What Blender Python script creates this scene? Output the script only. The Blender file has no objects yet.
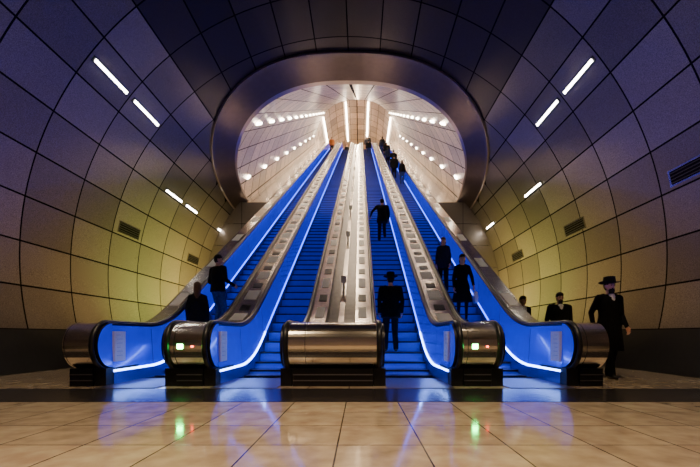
import bpy, math, random
import numpy as np
from mathutils import Vector, Matrix
random.seed(4)
scene = bpy.context.scene
S30 = 0.577

# ------------------------------------------------------------ helpers
def mat(name, color, metallic=0.0, rough=0.5, emis=None, estr=0.0, noise=0.0, nscale=40, bump=0.0, attr=False, coat=0.0, spec=0.5):
    m = bpy.data.materials.new(name); m.use_nodes = True
    nt = m.node_tree; b = nt.nodes['Principled BSDF']
    b.inputs['Base Color'].default_value = (*color, 1)
    b.inputs['Metallic'].default_value = metallic
    b.inputs['Roughness'].default_value = rough
    b.inputs['Specular IOR Level'].default_value = spec
    if coat: b.inputs['Coat Weight'].default_value = coat
    if emis:
        b.inputs['Emission Color'].default_value = (*emis, 1)
        b.inputs['Emission Strength'].default_value = estr
    if noise or bump or attr:
        tc = nt.nodes.new('ShaderNodeTexCoord')
        n = nt.nodes.new('ShaderNodeTexNoise'); n.inputs['Scale'].default_value = nscale
        n.inputs['Detail'].default_value = 4
        nt.links.new(tc.outputs['Object'], n.inputs['Vector'])
        mr = nt.nodes.new('ShaderNodeMapRange')
        mr.inputs['From Min'].default_value = .3; mr.inputs['From Max'].default_value = .7
        mr.inputs['To Min'].default_value = 1 - noise; mr.inputs['To Max'].default_value = 1 + noise
        nt.links.new(n.outputs['Fac'], mr.inputs['Value'])
        val = mr.outputs['Result']
        if attr:
            at = nt.nodes.new('ShaderNodeAttribute'); at.attribute_name = 'pv'
            mu = nt.nodes.new('ShaderNodeMath'); mu.operation = 'MULTIPLY'
            nt.links.new(val, mu.inputs[0]); nt.links.new(at.outputs['Fac'], mu.inputs[1]); val = mu.outputs[0]
        vm = nt.nodes.new('ShaderNodeVectorMath'); vm.operation = 'SCALE'
        vm.inputs[0].default_value = color
        nt.links.new(val, vm.inputs['Scale']); nt.links.new(vm.outputs['Vector'], b.inputs['Base Color'])
        if bump:
            bp = nt.nodes.new('ShaderNodeBump'); bp.inputs['Strength'].default_value = bump
            bp.inputs['Distance'].default_value = .01
            nt.links.new(n.outputs['Fac'], bp.inputs['Height']); nt.links.new(bp.outputs['Normal'], b.inputs['Normal'])
    return m

def mesh_obj(name, V, F, mats, fm=None, smooth=False, parent=None):
    me = bpy.data.meshes.new(name)
    me.from_pydata([tuple(v) for v in V], [], F)
    if not isinstance(mats, (list, tuple)): mats = [mats]
    for m in mats: me.materials.append(m)
    if fm is not None: me.polygons.foreach_set('material_index', fm)
    if smooth: me.polygons.foreach_set('use_smooth', [True]*len(me.polygons))
    me.update()
    o = bpy.data.objects.new(name, me); scene.collection.objects.link(o)
    if parent: o.parent = parent
    return o

def empty(name, loc=(0,0,0)):
    e = bpy.data.objects.new(name, None); e.location = loc; e.empty_display_size = .2
    scene.collection.objects.link(e); return e

class MB:
    def __init__(s): s.V=[]; s.F=[]; s.M=[]
    def add(s, V, F, m=0):
        o=len(s.V); s.V+= [tuple(v) for v in V]; s.F+=[tuple(i+o for i in f) for f in F]; s.M+=[m]*len(F)
    def box(s, x0,x1,y0,y1,z0,z1,m=0):
        s.add([(x0,y0,z0),(x1,y0,z0),(x1,y1,z0),(x0,y1,z0),(x0,y0,z1),(x1,y0,z1),(x1,y1,z1),(x0,y1,z1)],
              [(3,2,1,0),(4,5,6,7),(0,1,5,4),(1,2,6,5),(2,3,7,6),(3,0,4,7)],m)
    def grid(s, rows, m=0, closed=False):
        o=len(s.V); n=len(rows[0])
        for r in rows: s.V+=[tuple(p) for p in r]
        for i in range(len(rows)-1):
            for j in range(n-(0 if closed else 1)):
                k=(j+1)%n
                s.F.append((o+i*n+j,o+i*n+k,o+(i+1)*n+k,o+(i+1)*n+j)); s.M.append(m)
    def obj(s,name,mats,smooth=False,parent=None):
        return mesh_obj(name,s.V,s.F,mats,s.M,smooth,parent)

# ------------------------------------------------------------ materials
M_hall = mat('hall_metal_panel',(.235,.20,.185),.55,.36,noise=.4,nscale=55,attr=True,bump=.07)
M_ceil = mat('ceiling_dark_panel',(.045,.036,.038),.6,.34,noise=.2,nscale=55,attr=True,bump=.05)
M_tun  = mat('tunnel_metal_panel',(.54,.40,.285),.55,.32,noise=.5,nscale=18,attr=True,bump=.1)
M_gap  = mat('seam_dark',(.006,.005,.006),.0,.9,noise=.1,spec=.1)
M_ring = mat('bronze_collar',(.15,.108,.09),.75,.36,noise=.08,nscale=6)
M_rim  = mat('collar_rim_steel',(.5,.40,.36),.9,.3,noise=.05)
M_plinth = mat('black_plinth',(.012,.011,.013),.1,.45,noise=.2,nscale=10)
M_back = mat('concourse_wall',(.6,.49,.37),.1,.5,noise=.2,nscale=3)
M_blue = mat('blue_glow_balustrade',(.012,.04,.68),.2,.2,emis=(.010,.035,1.0),estr=.32,noise=.08,nscale=3,coat=.3)  # blue glow put into the panel material to look luminous
M_skirt= mat('skirt_steel',(.08,.12,.5),.6,.3,noise=.1)
M_steel= mat('brushed_steel',(.62,.57,.52),.95,.22,noise=.2,nscale=9)
M_drum = mat('polished_newel_steel',(.92,.85,.74),1.0,.15,noise=.05,nscale=6)
M_dark = mat('dark_rubber',(.015,.015,.018),.0,.32,noise=.1)
M_black= mat('black_metal',(.02,.02,.024),.5,.35,noise=.1)
M_led  = mat('led_blue_white',(.1,.2,1),0,.5,emis=(.2,.36,1.0),estr=24)
M_led2 = mat('added_blue_glow',(.1,.2,1),0,.5,emis=(.03,.09,1.0),estr=8)  # glow added along the incline to light the steps blue
M_lamp = mat('lamp_warm_white',(1,.95,.85),0,.5,emis=(1,.93,.82),estr=30)
M_lamps= mat('lamp_tunnel',(1,.95,.85),0,.5,emis=(1,.88,.70),estr=30)
M_white= mat('white_plate',(.88,.86,.82),0,.4,noise=.05)
M_print= mat('notice_print',(.15,.2,.4),0,.5,noise=.1)
M_green= mat('led_green',(0,1,.2),0,.5,emis=(.02,1,.12),estr=70)
M_red  = mat('led_red',(1,.1,.02),0,.5,emis=(1,.06,.02),estr=20)
M_granite=mat('dark_granite',(.03,.025,.025),0,.2,noise=.5,nscale=60)
M_grille=mat('vent_grille',(.05,.045,.045),.6,.4,noise=.1)
M_comb = mat('comb_plate',(.28,.27,.3),.9,.3,noise=.15,nscale=80)
M_track = mat('median_track',(.10,.095,.095),.8,.35,noise=.2,nscale=8)

M_step = mat('blue_lit_step',(.10,.14,.5),.15,.38)  # blue LED light put into the colour of the metal risers
nt=M_step.node_tree; b=nt.nodes['Principled BSDF']
tc=nt.nodes.new('ShaderNodeTexCoord'); w=nt.nodes.new('ShaderNodeTexWave'); w.bands_direction='X'
w.inputs['Scale'].default_value=14; nt.links.new(tc.outputs['Object'],w.inputs['Vector'])
cr=nt.nodes.new('ShaderNodeValToRGB'); cr.color_ramp.elements[0].color=(.03,.07,.7,1); cr.color_ramp.elements[1].color=(.19,.28,1,1)
nt.links.new(w.outputs['Fac'],cr.inputs['Fac']); nt.links.new(cr.outputs['Color'],b.inputs['Base Color'])
M_tread = mat('blue_lit_tread',(.02,.04,.34),.3,.4,noise=.15,nscale=60)  # blue light in the tread colour, darker than the risers

# floor tile
M_floor=bpy.data.materials.new('polished_tile'); M_floor.use_nodes=True
nt=M_floor.node_tree; b=nt.nodes['Principled BSDF']
tc=nt.nodes.new('ShaderNodeTexCoord'); mp=nt.nodes.new('ShaderNodeMapping'); mp.inputs['Location'].default_value=(-.2,.2,0)
br=nt.nodes.new('ShaderNodeTexBrick'); br.offset=0; br.squash=1
br.inputs['Scale'].default_value=1; br.inputs['Brick Width'].default_value=.6; br.inputs['Row Height'].default_value=.6
br.inputs['Mortar Size'].default_value=.006; br.inputs['Mortar Smooth'].default_value=.1
br.inputs['Color1'].default_value=(.62,.49,.33,1); br.inputs['Color2'].default_value=(.50,.39,.265,1); br.inputs['Mortar'].default_value=(.05,.035,.025,1)
nt.links.new(tc.outputs['Object'],mp.inputs['Vector']); nt.links.new(mp.outputs['Vector'],br.inputs['Vector'])
n=nt.nodes.new('ShaderNodeTexNoise'); n.inputs['Scale'].default_value=5; n.inputs['Detail'].default_value=8
nt.links.new(tc.outputs['Object'],n.inputs['Vector'])
mx=nt.nodes.new('ShaderNodeMix'); mx.data_type='RGBA'; mx.blend_type='OVERLAY'; mx.inputs[0].default_value=.65
nt.links.new(br.outputs['Color'],mx.inputs[6]); nt.links.new(n.outputs['Fac'],mx.inputs[7])
nt.links.new(mx.outputs[2],b.inputs['Base Color'])
b.inputs['Specular IOR Level'].default_value=.85
mr=nt.nodes.new('ShaderNodeMapRange'); mr.inputs['To Min'].default_value=.03; mr.inputs['To Max'].default_value=.16
nt.links.new(n.outputs['Fac'],mr.inputs['Value']); nt.links.new(mr.outputs['Result'],b.inputs['Roughness'])

# ------------------------------------------------------------ profile
YA=8.1; ZT=24.5; YB=YA+ZT/S30; YT=YB+1.6; YBR=46.5; YH=60.0
def soft(t,w=.8):
    if t<-w: return 0.
    if t>w: return t
    return (t+w)**2/(4*w)
def zf(Y): return S30*(soft(Y-YA)-soft(Y-YB))

# ------------------------------------------------------------ hall vault
R=7.0; ZC=2.5; YEND=20.9; Y_BACK=-4.0
A_O,B_O,U_C,NE=5.6,7.7,-1.6,2.5
A_I,B_I=5.05,6.9
def u_of_x(x,a=A_O,bb=B_O):
    q=1-(min(abs(x),a)/a)**NE
    return U_C+bb*q**(1/NE)
def hall_pt(t,Y,r=R): return (r*math.cos(t),Y,ZC+r*math.sin(t))
def hall_end(t):
    x=R*math.cos(t); z=ZC+R*math.sin(t)
    if abs(x)<A_O and math.sin(t)>0: return min(YEND,(z+3.67-u_of_x(x))/S30)
    return YEND
def panels(mb,S,te,ye,y0,y1,gt,gy,sub,pv,m=0):
    for i in range(len(te)-1):
        ts=[te[i]+gt+(te[i+1]-te[i]-2*gt)*k/sub for k in range(sub+1)]
        for j in range(len(ye)-1):
            lo=[max(ye[j]+gy,y0(t)) for t in ts]; hi=[min(ye[j+1]-gy,y1(t)) for t in ts]
            if all(h<=l+.01 for h,l in zip(hi,lo)): continue
            hi=[max(h,l) for h,l in zip(hi,lo)]
            lo=[min(l,h) for h,l in zip(hi,lo)]
            nf=len(mb.F)
            mb.grid([[S(t,l) for t,l in zip(ts,lo)],[S(t,h) for t,h in zip(ts,hi)]],m)
            v=random.uniform(.70,1.25)
            pv+= [v]*(len(mb.F)-nf)
def set_pv(o,pv):
    at=o.data.attributes.new('pv','FLOAT','FACE'); at.data.foreach_set('value',pv)

T0=math.radians(-13.2); NR=26; DT=math.radians(206.4)/NR
ye=[8.54+1.5*k for k in range(-9,9)]
edges=[T0+DT*k for k in range(NR+1)]
for nm,a,b_ in (('wall_right',0,8),('ceiling',8,18),('wall_left',18,26)):
    mb=MB(); pv=[]
    panels(mb,hall_pt,edges[a:b_+1],ye,lambda t:Y_BACK,hall_end,.0028,.02,4,pv,0)
    ts=[edges[a]+(edges[b_]-edges[a])*k/60 for k in range(61)]
    n0=len(mb.F)
    mb.grid([[hall_pt(t,Y_BACK,R+.04) for t in ts],[hall_pt(t,hall_end(t)+.02,R+.04) for t in ts]],1)
    pv+=[1]*(len(mb.F)-n0)
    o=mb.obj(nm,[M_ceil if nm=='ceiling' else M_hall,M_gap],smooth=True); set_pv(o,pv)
for nm,sg in (('baseboard_right',1),('baseboard_left',-1)):
    mb=MB(); pts=[]
    for k in range(7):
        z=0.9*k/6; pts.append((sg*(math.sqrt(R*R-(z-ZC)**2)-.05),z))
    pts.append((sg*(math.sqrt(R*R-(.9-ZC)**2)+.05),.9))
    mb.grid([[(x,Y_BACK,z) for x,z in pts],[(x,YEND,z) for x,z in pts]],0)
    mb.obj(nm,M_plinth)
V=[hall_pt(math.radians(-20.9+241.8*k/48),Y_BACK,R+.05) for k in range(49)]
mesh_obj('wall_back',V,[tuple(range(49))],M_back)

for nm,sg in (('wall_bulkhead_right',1),('wall_bulkhead_left',-1)):
    zt=S30*18.6-3.67-.02
    mb=MB(); pv=[]
    zs=[0]+[.9+ (zt-.9)*k/6 for k in range(7)]
    for i in range(len(zs)-1):
        za,zb=zs[i]+.012,zs[i+1]-.012
        fx=lambda z:math.sqrt(R*R-(z-ZC)**2)
        for x0,x1a,x1b in ((4.06,5.2,5.2),(5.22,fx(za),fx(zb))):
            mb.add([(sg*x0,18.6,za),(sg*x1a,18.6,za),(sg*x1b,18.6,zb),(sg*x0,18.6,zb)],[(0,1,2,3)],0 if i else 1); pv.append(1)
    mb.add([(sg*4.05,18.64,0),(sg*7,18.64,0),(sg*5.4,18.64,zt),(sg*4.05,18.64,zt)],[(0,1,2,3)],1); pv.append(1)
    o=mb.obj(nm,[M_hall,M_gap]); set_pv(o,pv)

# ------------------------------------------------------------ collar
def sgnp(v,p): return math.copysign(abs(v)**p,v)
def sec(phi,a,bb): return a*sgnp(math.cos(phi),2/NE), U_C+bb*sgnp(math.sin(phi),2/NE)
def y_out(phi):
    x,u=sec(phi,A_O,B_O); z=ZC+math.sqrt(R*R-x*x); return (z+3.67-u)/S30
def tun_pt(phi,Y,f=1.0):
    x,u=sec(phi,A_I*f,B_I*f); return (x,Y,S30*min(Y,YBR)-3.67+u)
NP=120; rows=[[] for _ in range(6)]
for k in range(NP+1):
    phi=math.pi*k/NP; x,u=sec(phi,A_O,B_O); yo=y_out(phi); po=Vector((x,yo,S30*yo-3.67+u))
    yi=yo+1.2; pi_=Vector(tun_pt(phi,yi))
    inn=(Vector((0,yo,S30*yo-3.67+1.5))-po).normalized()
    rows[0].append(po+Vector((0,.1,0))-inn*.05)
    rows[1].append(po+Vector((0,-.16,-.02)))
    rows[2].append(po+Vector((0,-.16,-.02))+inn*.07)
    d=pi_-po
    rows[3].append(po+d*.12+inn*.02); rows[4].append(po+d*.94); rows[5].append(pi_+Vector((0,.12,0)))
mb=MB(); mb.grid(rows[0:3],1); mb.grid(rows[2:5],0); mb.grid(rows[4:6],1)
mb.obj('tunnel_collar',[M_ring,M_rim],smooth=True)

# ------------------------------------------------------------ tunnel
fine=[math.pi*k/800 for k in range(801)]
pts=[sec(p,A_I,B_I) for p in fine]; L=[0]
for i in range(800): L.append(L[-1]+math.dist(pts[i],pts[i+1]))
nr=22; te=[]
for k in range(nr+1):
    tgt=L[-1]*k/nr; i=min(range(801),key=lambda q:abs(L[q]-tgt)); te.append(fine[i])
def tun_start(phi): return y_out(phi)+1.2
ye=[11+1.4*k for k in range(26)]+[YBR]
mb=MB(); pv=[]
panels(mb,lambda t,Y:tun_pt(t,Y),te,ye,tun_start,lambda t:YBR,.004,.03,4,pv)
ts=[math.pi*k/80 for k in range(81)]
n0=len(mb.F)
mb.grid([[tun_pt(t,tun_start(t),1.008) for t in ts],[tun_pt(t,YBR,1.008) for t in ts],[tun_pt(t,YH,1.008) for t in ts]],1)
pv+=[1]*(len(mb.F)-n0)
panels(mb,lambda t,Y:tun_pt(t,Y),te,[YBR+1.35*k for k in range(11)],lambda t:YBR,lambda t:YH,.004,.03,4,pv)
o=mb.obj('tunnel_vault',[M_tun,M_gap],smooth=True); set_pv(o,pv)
zu=S30*YBR-3.67
V=[(sec(math.pi*k/60,A_I,B_I)[0],YH-.05,zu+sec(math.pi*k/60,A_I,B_I)[1]) for k in range(61)]
M_endw=mat('upper_hall_wall',(.8,.66,.5),0,.5,noise=.1,nscale=2)
mesh_obj('wall_front',V,[tuple(range(61))],M_endw)
mb=MB(); mb.box(-4.9,4.9,YT-.4,YH,ZT-.3,ZT); mb.obj('floor_upper',M_floor)
M_glass=mat('door_glass',(.25,.22,.2),.2,.1,noise=.05)
for i,x in enumerate((-3.3,-1.1,1.1,3.3)):
    e=empty('door_%d'%(i+1)); mb=MB()
    mb.box(x-.95,x+.95,YH-.2,YH-.12,ZT+.01,ZT+2.4); mb.obj('glass',M_glass,parent=e)
    mb=MB()
    for a,c,d,f in ((x-1.0,x-.93,0,2.5),(x+.93,x+1.0,0,2.5),(x-.03,x+.03,0,2.4),(x-1.0,x+1.0,2.4,2.5)):
        mb.box(a,c,YH-.24,YH-.08,ZT+.005+d,ZT+f)
    mb.obj('frame',M_steel,parent=e)

# ------------------------------------------------------------ floor
mb=MB(); mb.add([(-6.6,-4,0),(6.6,-4,0),(6.6,21,0),(-6.6,21,0)],[(0,1,2,3)]); mb.obj('floor',M_floor)
mb=MB(); mb.box(-6.5,6.5,4.6,5.72,0.0,.004); mb.obj('floor_granite_band',M_granite)

# ------------------------------------------------------------ lamps on walls
def strip(mb,t,y0,y1,wid,Rr=R,proud=.03):
    c=[]; 
    for tt in (t-wid/2/Rr,t+wid/2/Rr):
        for r in (Rr+.01,Rr-proud): c.append((r*math.cos(tt),ZC+r*math.sin(tt)))
    P=[c[0],c[1],c[3],c[2]]
    V=[(x,y0,z) for x,z in P]+[(x,y1,z) for x,z in P]
    mb.add(V,[(0,1,2,3),(7,6,5,4),(0,4,5,1),(1,5,6,2),(2,6,7,3),(3,7,4,0)])
tA=math.radians(38.4); tB=math.radians(27.2)
def wall_lamp(t,y0,y1):
    e=empty('wall_strip_lamp'); mb=MB(); strip(mb,t,y0,y1,.065,proud=.035); mb.obj('tube',M_lamp,parent=e)
    mb=MB(); strip(mb,t,y0-.06,y1+.06,.13,proud=.018); mb.obj('housing',M_black,parent=e)
for t in (tA,math.pi-tA):
    for y in (8.70,10.22,4.1,5.64): wall_lamp(t,y,y+1.18)
for y0,y1 in ((13.4,14.55),(14.95,15.9),(18.3,19.2)): wall_lamp(math.pi-tB,y0,y1)
for y0,y1 in ((12.8,14.0),(17.3,18.2)): wall_lamp(tB,y0,y1)
def vent(t,y):
    e=empty('vent_grille'); mb=MB(); strip(mb,t,y-.55,y+.55,.34,proud=.02); mb.obj('frame',M_steel,parent=e)
    mb=MB(); strip(mb,t,y-.5,y+.5,.27,proud=.024); mb.obj('slot',M_gap,parent=e)
    mb=MB()
    for k in range(4): strip(mb,t+(-.1+.066*k)/R,y-.5,y+.5,.018,proud=.03)
    mb.obj('louvres',M_grille,parent=e)
for t,y in ((12.6,7.7),(12.6,11.9),(12.6,16.2)): vent(math.radians(t),y)
for t,y in ((12.6,12.3),(12.6,17.0)): vent(math.pi-math.radians(t),y)
def find_phi(uu,sg):
    s=((uu-U_C)/B_I); p=math.asin(s**(NE/2)); return p if sg>0 else math.pi-p
mbl=MB()
def tlamp(mb,phi,Y,ly,wd):
    P=[]
    for f in (.995,.985):
        for dp in (-wd,wd):
            for yy in (Y,Y+ly): P.append(tun_pt(phi+dp,yy,f))
    mb.add(P,[(0,1,3,2),(4,5,7,6),(0,1,5,4),(2,3,7,6),(0,2,6,4),(1,3,7,5)])
for sg in (1,-1):
    y=15.2
    while y<45: tlamp(mbl,find_phi(3.85,sg),y,.75,.008); y+=2.3
    y=18.0
    while y<45: tlamp(mbl,find_phi(1.25,sg),y,.4,.009); y+=3.2
mbl.obj('tunnel_lamp_rows',M_lamps)
for x in (-4.0,-1.35,1.35,4.0):
    e=empty('ceiling_strip_lamp'); mb=MB()
    ph=math.acos((abs(x)/A_I)**(NE/2)); ph=ph if x>0 else math.pi-ph
    P=[]
    for f in (.995,.98):
        for dp in (-.013,.013):
            for yy in (YBR+.2,56): P.append(tun_pt(ph+dp,yy,f))
    mb.add(P,[(0,1,3,2),(4,5,7,6),(0,1,5,4),(2,3,7,6),(0,2,6,4),(1,3,7,5)]); mb.obj('tube',M_lamps,parent=e)

# ------------------------------------------------------------ escalators
def yl(a,b_,extra=True):
    s=[a]; y=a
    while y<b_-1e-6:
        st=.2 if (YA-1<y<YA+1 or y>YB-1.9) else (.6 if y<YA else 1.6)
        y=min(y+st,b_); s.append(y)
    return s
YS=yl(6.2,YT)
def sweep(mb,prof,ys=YS,m=0,closed=False):
    mb.grid([[(x,y,zf(y)+dz) for x,dz in prof] for y in ys],m,closed)
def handrail(mb,x):
    path=[]
    path.append((6.9,.25)); path.append((6.5,.25))
    for k in range(13):
        a=-math.pi/2-math.pi*k/12
        path.append((6.2+.37*math.cos(a),.62+.37*math.sin(a)))
    for y in YS[1:]: path.append((y,zf(y)+.99))
    zt=ZT+.62
    for k in range(1,13):
        a=math.pi/2-math.pi*k/12; path.append((YT+.37*math.cos(a),zt+.37*math.sin(a)))
    rows=[]
    for i,(y,z) in enumerate(path):
        a=path[max(0,i-1)]; c=path[min(len(path)-1,i+1)]
        t=Vector((c[0]-a[0],c[1]-a[1])).normalized(); nrm=(-t.y,t.x)
        rows.append([(x+.042*math.cos(q),y+nrm[0]*.028*math.sin(q),z+nrm[1]*.028*math.sin(q)) for q in [2*math.pi*j/10 for j in range(10)]])
    mb.grid(rows,0,closed=True)
def halfdisc(mb,x0,x1,r,m_side,m_face,yc=6.2,zc=.62,front=True):
    n=24; A=[];B=[]
    for k in range(n+1):
        a=-math.pi/2-math.pi*k/n if front else -math.pi/2+math.pi*k/n
        A.append((x0,yc+r*math.cos(a),zc+r*math.sin(a))); B.append((x1,yc+r*math.cos(a),zc+r*math.sin(a)))
    mb.add(A,[tuple(range(n+1))],m_side); mb.add(B,[tuple(range(n,-1,-1))],m_side)
    o=len(mb.V); mb.V+=A+B
    for k in range(n): mb.F.append((o+k,o+k+1,o+n+2+k,o+n+1+k)); mb.M.append(m_face)

CH=[(-3.5,-2.62),(-1.83,-.86),(.76,1.74),(2.55,3.5)]
STEP0=7.0
def tread(Y): 
    i=math.floor((Y-STEP0)/.4); return zf(STEP0+.4*i+.2), STEP0+.4*i+.2
for x0,x1 in CH:
    e=empty('escalator')
    mb=MB(); prev=0.0; i=0
    while STEP0+.4*i<YT-.7:
        ya=STEP0+.4*i; z=zf(ya+.2)
        if abs(z-prev)>1e-4:
            mb.grid([[(x0+.01,ya+.02*math.sin(math.pi*q/3),prev+(z-prev)*q/3) for q in range(4)],[(x1-.01,ya+.02*math.sin(math.pi*q/3),prev+(z-prev)*q/3) for q in range(4)]],1)
            mb.box(x0+.02,x1-.02,ya-.006,ya+.04,z-.03,z+.003,2)
        mb.add([(x0+.01,ya,z),(x1-.01,ya,z),(x1-.01,ya+.4,z),(x0+.01,ya+.4,z)],[(0,1,2,3)],0)
        prev=z; i+=1
    mb.obj('steps',[M_tread,M_step,M_black],parent=e)
    mb=MB(); mb.box(x0,x1,5.75,7.05,0.0,.012); mb.box(x0,x1,YT-.8,YT+.3,ZT-.05,ZT+.012); mb.obj('comb_plate',M_comb,parent=e)
    for nm,xi,o in (('left',x0,-1),('right',x1,1)):
        mb=MB()
        sweep(mb,[(xi,-.4),(xi,.2)],m=1)
        sweep(mb,[(xi+o*.0,.2),(xi+o*.035,.2),(xi+o*.035,.235)],m=1)
        sweep(mb,[(xi+o*.02,.235),(xi+o*.06,.90),(xi+o*.06,.93)],m=0)
        sweep(mb,[(xi+o*.055,.93),(xi+o*.2,.93),(xi+o*.2,.3)],m=2)
        sweep(mb,[(xi+o*.09,.93),(xi+o*.09,.965),(xi+o*.135,.965),(xi+o*.135,.93)],m=3)
        halfdisc(mb,xi+o*.03,xi+o*.17,.34,0,3)
        halfdisc(mb,xi+o*.03,xi+o*.17,.34,0,3,YT,ZT+.62,False)
        mb.box(min(xi+o*.01,xi+o*.19),max(xi+o*.01,xi+o*.19),6.02,6.9,0,.27,3)
        mb.obj('balustrade_'+nm,[M_blue,M_skirt,M_steel,M_black],parent=e)
        mb=MB(); handrail(mb,xi+o*.11); mb.obj('handrail_'+nm,M_dark,smooth=True,parent=e)
        mb=MB(); y=7.4
        while y<YT-1:
            mb.add([(xi+o*.017,y,zf(y)+.245),(xi+o*.017,y+.014,zf(y+.014)+.245),(xi+o*.056,y+.014,zf(y+.014)+.89),(xi+o*.056,y,zf(y)+.89)],[(0,1,2,3)]); y+=1.6
        mb.obj('panel_joints_'+nm,M_black,parent=e)
        mb=MB(); ysl=[y for y in YS if y<9.2]
        prof=[(xi+o*.03,.203),(xi+o*.004,.203),(xi+o*.004,.232),(xi+o*.03,.232)]
        sweep(mb,prof,ysl,0); sweep(mb,prof,[y for y in YS if y>=ysl[-1]],1)  # LED line by the landing, then added glow up the incline
        mb.obj('led_strip_'+nm,[M_led,M_led2],parent=e)
        if (nm=='left' and x0<0) or (nm=='right' and x1>0):
            mb=MB()
            a,c=sorted((xi-o*.004,xi+o*.06)); mb.box(a,c,6.22,6.50,.36,.84,0)
            f=xi-o*.006
            for k in range(6):
                a,c=sorted((f,xi)); zz=.78-.065*k; mb.box(a,c,6.27,6.42 if k%3 else 6.36,zz-.002,zz+.002,1)
            mb.obj('notice_sign',[M_white,M_print],parent=e)

def plate_row(mb,xa,xb,y0,y1,step,ly,m=0,dz=.945):
    y=y0
    while y<y1:
        mb.add([(xa,y,zf(y)+dz),(xb,y,zf(y)+dz),(xb,y+ly,zf(y+ly)+dz),(xa,y+ly,zf(y+ly)+dz)],[(0,1,2,3)],m)
        mb.add([(xa,y,zf(y)+dz),(xb,y,zf(y)+dz),(xb,y,zf(y)+.9),(xa,y,zf(y)+.9)],[(0,1,2,3)],m)
        y+=step
DV=[(-4.05,-3.7),(-2.42,-2.03),(-.66,.56),(1.94,2.35),(3.7,4.05)]
for i,(xa,xb) in enumerate(DV):
    e=empty('escalator_divider'); mb=MB()
    dh=.93
    if i==2:
        sweep(mb,[(xa,.93),(xa+.3,.93),(xa+.32,.72)]); sweep(mb,[(xa+.32,.72),(xb-.32,.72)],m=1); sweep(mb,[(xb-.32,.72),(xb-.3,.93),(xb,.93)])
        sweep(mb,[(-.11,.72),(-.11,.80),(.01,.80),(.01,.72)])
    else: sweep(mb,[(xa,dh),(xb,dh)])
    mb.obj('deck',[M_steel,M_track],parent=e)
    mb=MB()
    dx=.06
    halfdisc(mb,xa-(dx if i!=0 else 0),xb+(dx if i!=4 else 0),.355,0,0)
    halfdisc(mb,xa,xb,.335,0,0,YT,ZT+.62,False)
    mb.obj('newel_drum',M_drum,parent=e)
    mb=MB(); mb.box(xa,xb,6.0,6.9,0,.27)
    for k in range(2):
        z=.08+.09*k; mb.box(xa,xb,5.985,6.0,z,z+.015,1)
    mb.obj('base',[M_black,M_comb],parent=e)
    mb=MB(); xs=[xa+.02] if i!=2 else [-.46]
    for x in xs: halfdisc(mb,x,x+.008,.357,0,0)
    mb.obj('drum_bands',M_black,parent=e)
    mb=MB()
    if i==2:
        plate_row(mb,xa+.06,xa+.24,8.4,YB-1,1.5,.5); plate_row(mb,xb-.24,xb-.06,8.4,YB-1,1.5,.5)
        plate_row(mb,xa+.06,xa+.24,9.2,YB-1,1.5,.3,1); plate_row(mb,xb-.24,xb-.06,9.2,YB-1,1.5,.3,1)
        y=10
        while y<YB-1:
            mb.box(-.08,-.02,y,y+.06,zf(y)+.78,zf(y)+1.0,0); mb.box(-.12,.02,y-.01,y+.02,zf(y)+1.0,zf(y)+1.18,0); y+=3.6
    elif i in (1,3):
        plate_row(mb,xa+.05,xb-.05,8.2,YB-1,1.1,.42)
        plate_row(mb,xa+.09,xb-.09,8.80,YB-1,1.1,.22,1)
    else:
        plate_row(mb,xa+.06,xb-.06,9,YB-1,2.2,.6)
    mb.obj('deck_plates',[M_white,M_black],parent=e)
    if i in (1,3):
        mb=MB(); cx=(xa+xb)/2
        for q,(xx,mm) in enumerate(((cx-.08,0),(cx+.1,1))):
            s_=.036 if mm==0 else .012
            mb.box(xx-s_,xx+s_,5.825,5.86,.61-s_,.61+s_,mm)
        mb.obj('direction_indicator',[M_green,M_red],parent=e)
    if i in (0,4):
        mb=MB(); xo=xa if i==0 else xb; ys=[y for y in YS if y<18.5]
        mb.grid([[(xo,y,0) for y in ys],[(xo,y,zf(y)+.93) for y in ys]])
        mb.obj('outer_cladding',M_black,parent=e)
for sg in (1,-1):
    mb=MB(); ys=[y for y in yl(18.62,YT)]
    mb.grid([[(sg*4.06,y,zf(y)+.97) for y in ys],[(sg*5.0,y,zf(y)+.97) for y in ys]])
    mb.obj('tunnel_side_deck',M_steel)

# ------------------------------------------------------------ people
def mk_cloth(n,c,r=.85): return mat(n,c,0,r,noise=.25,nscale=25,bump=.3,spec=.12)
C_black=mk_cloth('cloth_black',(.006,.006,.007)); C_navy=mk_cloth('cloth_navy',(.015,.018,.045)); C_grey=mk_cloth('cloth_grey',(.09,.09,.1))
C_brown=mk_cloth('cloth_brown',(.04,.02,.015)); C_olive=mk_cloth('cloth_denim',(.04,.06,.12)); C_orange=mk_cloth('cloth_rust',(.6,.2,.05))
C_white=mk_cloth('shirt_white',(.75,.74,.72))
SKIN=mat('skin',(.58,.33,.23),0,.5,noise=.08); HAIRD=mat('hair_dark',(.012,.008,.007),0,.6,noise=.2,spec=.2); HAIRB=mat('hair_brown',(.08,.035,.016),0,.5,noise=.2)
SHOE=mat('shoe_leather',(.008,.008,.008),0,.3,noise=.1); FELT=mat('hat_felt',(.006,.006,.007),0,.9,noise=.1,spec=.1); LIP=mat('lip',(.35,.12,.1),0,.5,noise=.05)
BAGW=mat('bag_white',(.8,.8,.82),0,.5,noise=.1)

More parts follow.
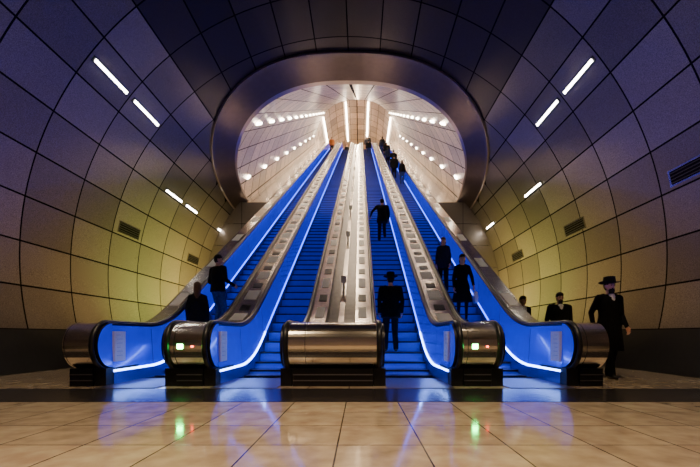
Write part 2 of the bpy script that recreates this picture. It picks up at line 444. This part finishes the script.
def frame(d):
    d=Vector(d).normalized(); a=Vector((1,0,0)) if abs(d.x)<.8 else Vector((0,1,0))
    u=d.cross(a).normalized(); return d,u,d.cross(u)
def cap_mesh(p0,p1,r0,r1,n=12,h=4):
    p0=Vector(p0);p1=Vector(p1)
    if (p1-p0).length<1e-5: p1=p0+Vector((0,0,1e-4))
    d,u,v=frame(p1-p0); V=[];F=[]
    R_=[]
    for k in range(1,h+1): a=-math.pi/2+math.pi/2*k/h; R_.append((p0+d*r0*math.sin(a),r0*math.cos(a)))
    for k in range(0,h): a=math.pi/2*k/h; R_.append((p1+d*r1*math.sin(a),r1*math.cos(a)))
    V.append(p0-d*r0)
    for c,r in R_:
        for j in range(n):
            q=2*math.pi*j/n; V.append(c+u*r*math.cos(q)+v*r*math.sin(q))
    V.append(p1+d*r1); m=len(R_)
    for j in range(n): F.append((0,1+(j+1)%n,1+j))
    for i in range(m-1):
        for j in range(n):
            k=(j+1)%n; F.append((1+i*n+j,1+i*n+k,1+(i+1)*n+k,1+(i+1)*n+j))
    for j in range(n): F.append((len(V)-1,1+(m-1)*n+j,1+(m-1)*n+(j+1)%n))
    return V,F
def ell_mesh(c,r,n=16,h=10):
    V,F=cap_mesh((0,0,0),(0,0,1e-4),1,1,n,h//2); return [Vector((c[0]+v.x*r[0],c[1]+v.y*r[1],c[2]+v.z*r[2])) for v in V],F
def ik(a,b_,l1,l2,pole):
    a=Vector(a);b_=Vector(b_);d=b_-a;L_=d.length
    if L_>(l1+l2)*.999: L_=(l1+l2)*.999; b_=a+d.normalized()*L_
    dn=d.normalized(); x=(l1*l1-l2*l2+L_*L_)/(2*L_); h=math.sqrt(max(0,l1*l1-x*x))
    p=Vector(pole); p=(p-dn*p.dot(dn)).normalized(); return a+dn*x+p*h,b_

def person(name,loc,yaw,H=1.75,style='suit',top=None,legs=None,hat=False,hair='short',hairm=None,beard=False,
           wl=None,wr=None,fl=(-.10,0,0),fr=(.10,0,0),lean=0,head_yaw=0,bag=None,voxel=.018,fem=False,shirt=False,grip=None,wide=1.0):
    top=top or C_black; legs=legs or C_black; hairm=hairm or HAIRD
    mats=[top,legs,SKIN,hairm,SHOE,C_white,FELT,LIP,BAGW,HAIRD]
    P=[]
    def U(p):
        p=Vector(p); 
        if p.z>.93: p.y+=lean*(p.z-.93)
        return p
    def cap(a,b_,r0,r1,m): P.append(('c',(Vector(a),Vector(b_),r0,r1),m))
    def ell(c,r,m): P.append(('e',(Vector(c),r),m))
    sw=.155 if fem else .185*wide
    wrist=[]
    for s,w_,ft in ((-1,wl,fl),(1,wr,fr)):
        hip=Vector((s*.09,0,.92)); ank=Vector((ft[0],ft[1],ft[2]+.085))
        kn,ank=ik(hip,ank,.435,.425,(0,1,0))
        gx=.014 if style!='dress' else -.006
        cap(hip,kn,.085+gx*.5,.060+gx,1); cap(kn,ank,.057+gx,.040+gx*1.5,1)
        cap(ank+Vector((0,-.03,-.045)),ank+Vector((s*.012,.13,-.052)),.04,.034,4)
        sh=U((s*sw,0,1.42)); w0=Vector(w_) if w_ else Vector((s*(sw+.055),.05,.89))
        if not w_: w0.y+=lean*.2
        el,wr_=ik(sh,w0,.29,.27,(s*.3,-1,-.1)); wrist.append((wr_,(wr_-el).normalized(),s))
        rr=.048 if fem else .062
        cap(sh,el,rr,.05,0); cap(el,wr_,.048,.036,0)
        cap(sh+Vector((-s*.09,0,.025)),sh,.055,rr,0)
    if style=='suit': rg=[(1.47,.075,.06),(1.43,.15,.09),(1.32,.18,.12),(1.1,.165,.118),(.95,.185,.135),(.77,.2,.15)]
    elif style=='long': rg=[(1.47,.075,.06),(1.43,.15,.09),(1.32,.18,.122),(1.1,.168,.12),(.95,.19,.135),(.7,.21,.16),(.48,.235,.185)]
    elif style=='dress': rg=[(1.46,.06,.055),(1.42,.13,.08),(1.3,.145,.115),(1.1,.12,.095),(.95,.165,.125),(.75,.2,.15),(.52,.235,.175)]
    else: rg=[(1.47,.075,.06),(1.43,.145,.09),(1.3,.17,.12),(1.1,.155,.113),(.9,.175,.13)]
    if fem and style!='dress': rg=[(z,a*.9,c*.95) for z,a,c in rg]
    rg=[(z,a*wide,c*wide) for z,a,c in rg]
    P.append(('l',rg,0)); ell((0,-.005,.93),(.15,.11,.12),1 if style!='dress' else 0)
    nb=U((0,0,1.45)); hc=U((0,.015,1.632)); cap(nb,hc+Vector((0,-.01,-.05)),.056,.05,2)
    Rz=Matrix.Rotation(head_yaw,3,'Z')
    def Hd(x,y,z): return hc+Rz@Vector((x,y,z))
    ell(Hd(0,0,.01),(.073,.086,.088),2); ell(Hd(0,.028,-.042),(.056,.062,.078),2)
    cap(Hd(0,.088,.0),Hd(0,.102,-.028),.010,.014,2)
    for s in (-1,1): ell(Hd(s*.078,-.004,-.01),(.012,.02,.03),2)
    ell(Hd(0,-.006,.058),(.083,.093,.072),3); ell(Hd(0,-.03,.03),(.083,.078,.085),3)
    if hair=='long':
        ell(Hd(0,-.05,-.04),(.085,.062,.12),3); cap(Hd(0,-.06,-.08),Hd(0,-.075,-.24),.07,.05,3)
    elif hair=='short': ell(Hd(0,-.04,-.01),(.073,.06,.07),3)
    if beard: ell(Hd(0,.055,-.088),(.052,.042,.062),3); ell(Hd(0,.06,-.13),(.035,.03,.05),3)
    if shirt:
        a=U((0,.105,1.27)); c=U((0,.07,1.45)); cap(a,c,.022,.05,5)
    V=[];F=[]
    for k,d,m in P:
        if k=='c': v,f=cap_mesh(*d)
        elif k=='e': v,f=ell_mesh(*d)
        else:
            v=[];f=[];n=24
            for z,rx,ry in d:
                for j in range(n):
                    q=2*math.pi*j/n; v.append(U((rx*math.cos(q),ry*math.sin(q),z)))
            for i in range(len(d)-1):
                for j in range(n): kk=(j+1)%n; f.append((i*n+kk,i*n+j,(i+1)*n+j,(i+1)*n+kk))
            f.append(tuple(range(n))); f.append(tuple(range(len(d)*n-1,(len(d)-1)*n-1,-1)))
        o=len(V); V+=v; F+=[tuple(i+o for i in g) for g in f]
    tmp=mesh_obj('tmp',V,F,mats)
    md=tmp.modifiers.new('r','REMESH'); md.mode='VOXEL'; md.voxel_size=voxel; md.adaptivity=0
    sm=tmp.modifiers.new('s','SMOOTH'); sm.factor=.5; sm.iterations=2
    dg=bpy.context.evaluated_depsgraph_get(); ev=tmp.evaluated_get(dg); me=ev.to_mesh()
    nv=len(me.vertices); co=np.empty(nv*3); me.vertices.foreach_get('co',co); co=co.reshape(-1,3)
    faces=[tuple(p.vertices) for p in me.polygons]
    cen=np.array([co[list(f)].mean(0) for f in faces])
    ev.to_mesh_clear(); bpy.data.objects.remove(tmp)
    best=np.full(len(faces),9.); fm=np.zeros(len(faces),int)
    for k,d,m in P:
        if k=='c':
            a=np.array(d[0]);b2=np.array(d[1]);ab=b2-a; t=np.clip(((cen-a)@ab)/max(ab@ab,1e-9),0,1)
            dist=np.linalg.norm(cen-a-t[:,None]*ab,axis=1)-(d[2]+(d[3]-d[2])*t)
        elif k=='e':
            q=(cen-np.array(d[0]))/np.array(d[1]); dist=(np.linalg.norm(q,axis=1)-1)*min(d[1])
        else:
            zs=[g[0] for g in d][::-1]; rx=np.interp(cen[:,2],zs,[g[1] for g in d][::-1]); ry=np.interp(cen[:,2],zs,[g[2] for g in d][::-1])
            yy=cen[:,1]-lean*np.maximum(0,cen[:,2]-.93)
            dist=(np.sqrt((cen[:,0]/rx)**2+(yy/ry)**2)-1)*np.minimum(rx,ry)
            dz=np.maximum(zs[0]-cen[:,2],cen[:,2]-zs[-1]); dist=np.where(dz>0.004,np.maximum(dist,0)+dz,dist)
        if m==3: dist=dist-.003
        if m==0: dist=dist-.002
        u_=dist<best; best[u_]=dist[u_]; fm[u_]=m
    mb=MB(); mb.V=[tuple(c) for c in co]; mb.F=faces; mb.M=[int(q) for q in fm]
    def addc(a,b_,r0,r1,m,n=8,h=2):
        v,f=cap_mesh(a,b_,r0,r1,n,h); mb.add(v,f,m)
    for wr_,d,s in wrist:
        inn=Vector((-s,0,0)); inn=(inn-d*inn.dot(d)); 
        if grip and s==grip: inn=Vector((0,0,-1)); inn=inn-d*inn.dot(d)
        inn.normalize(); wv=d.cross(inn).normalized()
        if wv.y<0 and not(grip and s==grip): wv=-wv
        if grip and s==grip and wv.x*s>0: wv=-wv
        addc(wr_-d*.03,wr_+d*.02,.027,.026,2)
        for i in range(4):
            o_=(1.5-i)*.019; kn=wr_+d*(.088-.004*abs(i-1))+wv*o_
            addc(wr_+wv*o_*.6+d*.01,kn,.016,.0125,2)
            ln=(.042,.047,.044,.034)[i]; a1=.35; a2=.95
            p1=kn+(d*math.cos(a1)+inn*math.sin(a1))*ln; p2=p1+(d*math.cos(a2)+inn*math.sin(a2))*ln*.85
            addc(kn,p1,.0105,.0095,2); addc(p1,p2,.0095,.008,2)
        b0=wr_+d*.025+wv*.022; b1=b0+(d*.6+wv*.7+inn*.25).normalized()*.045; b2_=b1+(d*.9+wv*.15+inn*.3).normalized()*.035
        addc(b0,b1,.014,.011,2); addc(b1,b2_,.011,.009,2)
    for s in (-1,1):
        v,f=ell_mesh(Hd(s*.03,.079,.0),(.011,.008,.007),8,6); mb.add(v,f,9)
        addc(Hd(s*.016,.087,.02),Hd(s*.045,.078,.022),.005,.004,9)
    addc(Hd(-.02,.082,-.058),Hd(.02,.082,-.058),.006,.006,7)
    if hat:
        n=28; rr=[(.075,.09,.045),(.155,.175,.050),(.165,.185,.056),(.155,.175,.062),(.096,.112,.06),(.092,.108,.115),(.083,.10,.165),(.058,.073,.172),(.02,.05,.15)]
        rows_=[]
        for rx,ry,z in rr:
            rows_.append([Hd(rx*math.cos(q),-.008+ry*math.sin(q),z+(.02*(math.cos(q)**2) if rx>.14 else 0)) for q in [2*math.pi*j/n for j in range(n)]])
        mb.grid(rows_,6,closed=True); mb.add([tuple(v) for v in rows_[-1]],[tuple(range(n))],6)
    if bag:
        s,bm=bag; wr_,d,_=wrist[0 if s<0 else 1]; c=wr_+Vector((s*.05,.0,-.30))
        rows_=[]
        for z,a,c_ in ((-.15,.04,.13),(-.13,.055,.15),(0,.06,.155),(.12,.04,.15),(.13,.02,.14)):
            rows_.append([(c.x+a*sgnp(math.cos(q),.5),c.y+c_*sgnp(math.sin(q),.5),c.z+z) for q in [2*math.pi*j/16 for j in range(16)]])
        mb.grid(rows_,bm,closed=True); mb.add(rows_[0],[tuple(range(16))],bm); mb.add(rows_[-1],[tuple(range(16))],bm)
        hd=wr_+d*.1
        for yy in (-.08,.08): addc((c.x,c.y+yy,c.z+.12),hd,.008,.008,bm)
    sc=H/1.75
    zmin=min(v[2] for v in mb.V)
    o=mesh_obj(name,mb.V,mb.F,mats,mb.M,smooth=True)
    o.scale=(sc,sc,sc); o.rotation_euler=(0,0,yaw); o.location=(loc[0],loc[1],loc[2]-zmin*sc)
    return o
def onstep(x,Y):
    z,yc=tread(Y); return (x,yc-.03,z+.004)
PI=math.pi
person('man_in_black_suit_and_hat',onstep(1.04,8.75),0,H=1.72,hat=True,style='suit',wide=1.12,fl=(-.12,-.02,0),fr=(.12,.02,0))
person('man_gripping_handrail',onstep(1.26,15.8),0,H=1.76,wl=(-.46,.30,1.1),lean=.12,fl=(-.12,.0,0),fr=(.12,.30,.22),hair='short',grip=-1,wide=1.15)
person('woman_with_white_bag',onstep(2.94,10.1),PI*.95,H=1.72,style='dress',fem=True,hair='long',top=C_black,wl=(-.27,.1,.93),bag=(-1,8),hairm=HAIRD,wide=1.1)
person('woman_in_dark_coat',onstep(2.80,11.4),PI*.9,H=1.62,style='suit',fem=True,hair='long',top=C_navy,hairm=HAIRB,wide=1.05)
person('woman_with_handbag',onstep(-3.08,8.4),.25,H=1.68,style='long',fem=True,hair='long',hairm=HAIRB,top=C_black,bag=(1,6),wide=1.1)
person('man_in_dark_jacket',onstep(-3.08,9.7),-.6,H=1.86,style='casual',wr=(.28,.22,1.05),wl=(-.27,.25,1.05),legs=C_olive,head_yaw=-.6,wide=1.18)
person('man_with_hat_and_beard',(4.93,7.25,0),PI+.12,H=1.80,style='long',hat=True,beard=True,shirt=True,wide=1.1,fl=(-.11,-.16,0),fr=(.11,.20,0),wl=(-.25,.12,.9),wr=(.25,-.06,.9))
person('bearded_man_waiting',(4.78,8.75,0),PI-.1,H=1.72,style='suit',beard=True,shirt=True,hair='short',wide=1.12)
person('man_walking_beside_escalator',(4.52,10.1,0),PI+.3,H=1.78,style='suit',hair='short',shirt=True)
far=[('woman_in_jacket',3.3,27.6,0,1.75,C_black),('man_in_grey_jacket',2.95,30.2,0,1.8,C_black),('man_in_coat',3.2,33.5,0,1.8,C_black),('woman_in_coat',2.95,36.8,0,1.7,C_navy),
     ('man_in_dark_suit',1.3,43.4,0,1.85,C_black),('man_descending',-3.0,47.0,PI,1.85,C_orange),('man_with_backpack',3.1,40.2,0,1.85,C_black),('woman_riding_escalator',3.2,44.0,0,1.75,C_brown),('man_riding_escalator',1.2,47.6,0,1.85,C_grey),('man_near_landing',3.0,47.4,0,1.85,C_black),
     ('woman_near_landing',3.2,49.8,0,1.75,C_black),('man_on_upper_steps',1.4,49.6,0,1.85,C_black),('woman_on_upper_steps',2.8,45.6,0,1.75,C_navy)]
for i,(nm,x,Y,yw,h,c) in enumerate(far):
    person(nm,onstep(x,Y),yw,H=h,top=c,style='suit' if i%2 else 'casual',fem=('woman' in nm),hair='long' if 'woman' in nm else 'short',voxel=.03,legs=C_black if i%2 else C_olive,wide=1.2)
for i,(nm,x,Y,yw,c) in enumerate((('man_standing',1.9,YT+.7,PI,C_black),('man_with_black_hat',2.6,YT+.8,PI+.3,C_black),('woman_standing',3.3,YT+.7,PI,C_brown),('man_crossing_hall',3.9,YT+1,PI*.6,C_navy),('man_waiting',.5,YT+1,PI,C_black),('man_in_hall',-1.4,YT+.9,PI,C_black))):
    person(nm,(x,Y,ZT+.003),yw,H=1.85,top=c,hat=(i==1),fem=(i==2),hair='long' if i==2 else 'short',voxel=.03,wide=1.2)

# ------------------------------------------------------------ lights
def light(kind,name,loc,energy,color,target=None,size=.15,spot=None,blend=.8):
    l=bpy.data.lights.new(name,kind); l.energy=energy; l.color=color
    l.shadow_soft_size=size
    if kind=='SPOT': l.spot_size=math.radians(spot or 90); l.spot_blend=blend
    o=bpy.data.objects.new(name,l); scene.collection.objects.link(o); o.location=loc
    if target: o.rotation_euler=(Vector(target)-Vector(loc)).to_track_quat('-Z','Y').to_euler()
    return o
WARM=(1,.74,.47); CREAM=(1,.78,.53)
for Y in (17,22,27,32,37,42):
    z=S30*Y-3.67+5.0
    light('SPOT','tunnel_fill',(0,Y,z),720,CREAM,(0,Y+2.2,z-5),size=.06,spot=165,blend=1)  # unseen spots added under the ceiling to light the tunnel walls
for Y in (48,53):
    light('SPOT','upper_hall_fill',(0,Y,28.1),2100,CREAM,(0,Y,20),size=.1,spot=165,blend=1)  # unseen spots added to brighten the upper hall beside its strip lamps
for sg in (1,-1):
    for Y,en,c in ((6.4,50,(1,.56,.28)),(7.9,110,(1,.60,.26)),(9.4,260,(1,.65,.24)),(11.0,520,(1,.72,.22)),(12.5,850,(.85,1,.22) if sg<0 else (1,.84,.24)),
                   (14.0,1150,(.92,1,.22)),(15.5,1650,(1,.84,.22)),(17.0,2200,(1,.78,.22))):
        light('SPOT','wall_uplight',(sg*4.35,Y,.15),en,c,(sg*6.9,Y+.2,2.6),size=.08,spot=82,blend=1)
    light('SPOT','violet_fill',(sg*5.6,4.6,.12),1000,(.10,.055,1),(sg*5.3,9.2,7.0),size=.1,spot=62,blend=1)  # violet spot added out of view to tint the upper walls
    light('SPOT','landing_fill',(sg*3.4,5.2,8.4),520,WARM,(sg*4.7,7.2,0),size=.12,spot=52,blend=1)  # spot added out of view to brighten the side floor and newels
for x in (-2.2,2.2):
    for y in (-2,2.0): light('SPOT','floor_fill',(x,y,8.6),1500,WARM,(x*.8,y+1.2,0),size=.12,spot=62,blend=1)  # spots added out of view to warm the foreground floor

w=bpy.data.worlds.new('World'); scene.world=w; w.use_nodes=True
w.node_tree.nodes['Background'].inputs[0].default_value=(.012,.010,.02,1); w.node_tree.nodes['Background'].inputs[1].default_value=1

# ------------------------------------------------------------ camera
cam=bpy.data.cameras.new('camera'); co=bpy.data.objects.new('camera',cam); scene.collection.objects.link(co)
co.location=(.36,0,.78); co.rotation_euler=(math.pi/2,0,0)
cam.sensor_width=36; cam.lens=395/700*36; cam.shift_x=-10/700; cam.shift_y=101.5/700; cam.clip_end=200
scene.camera=co
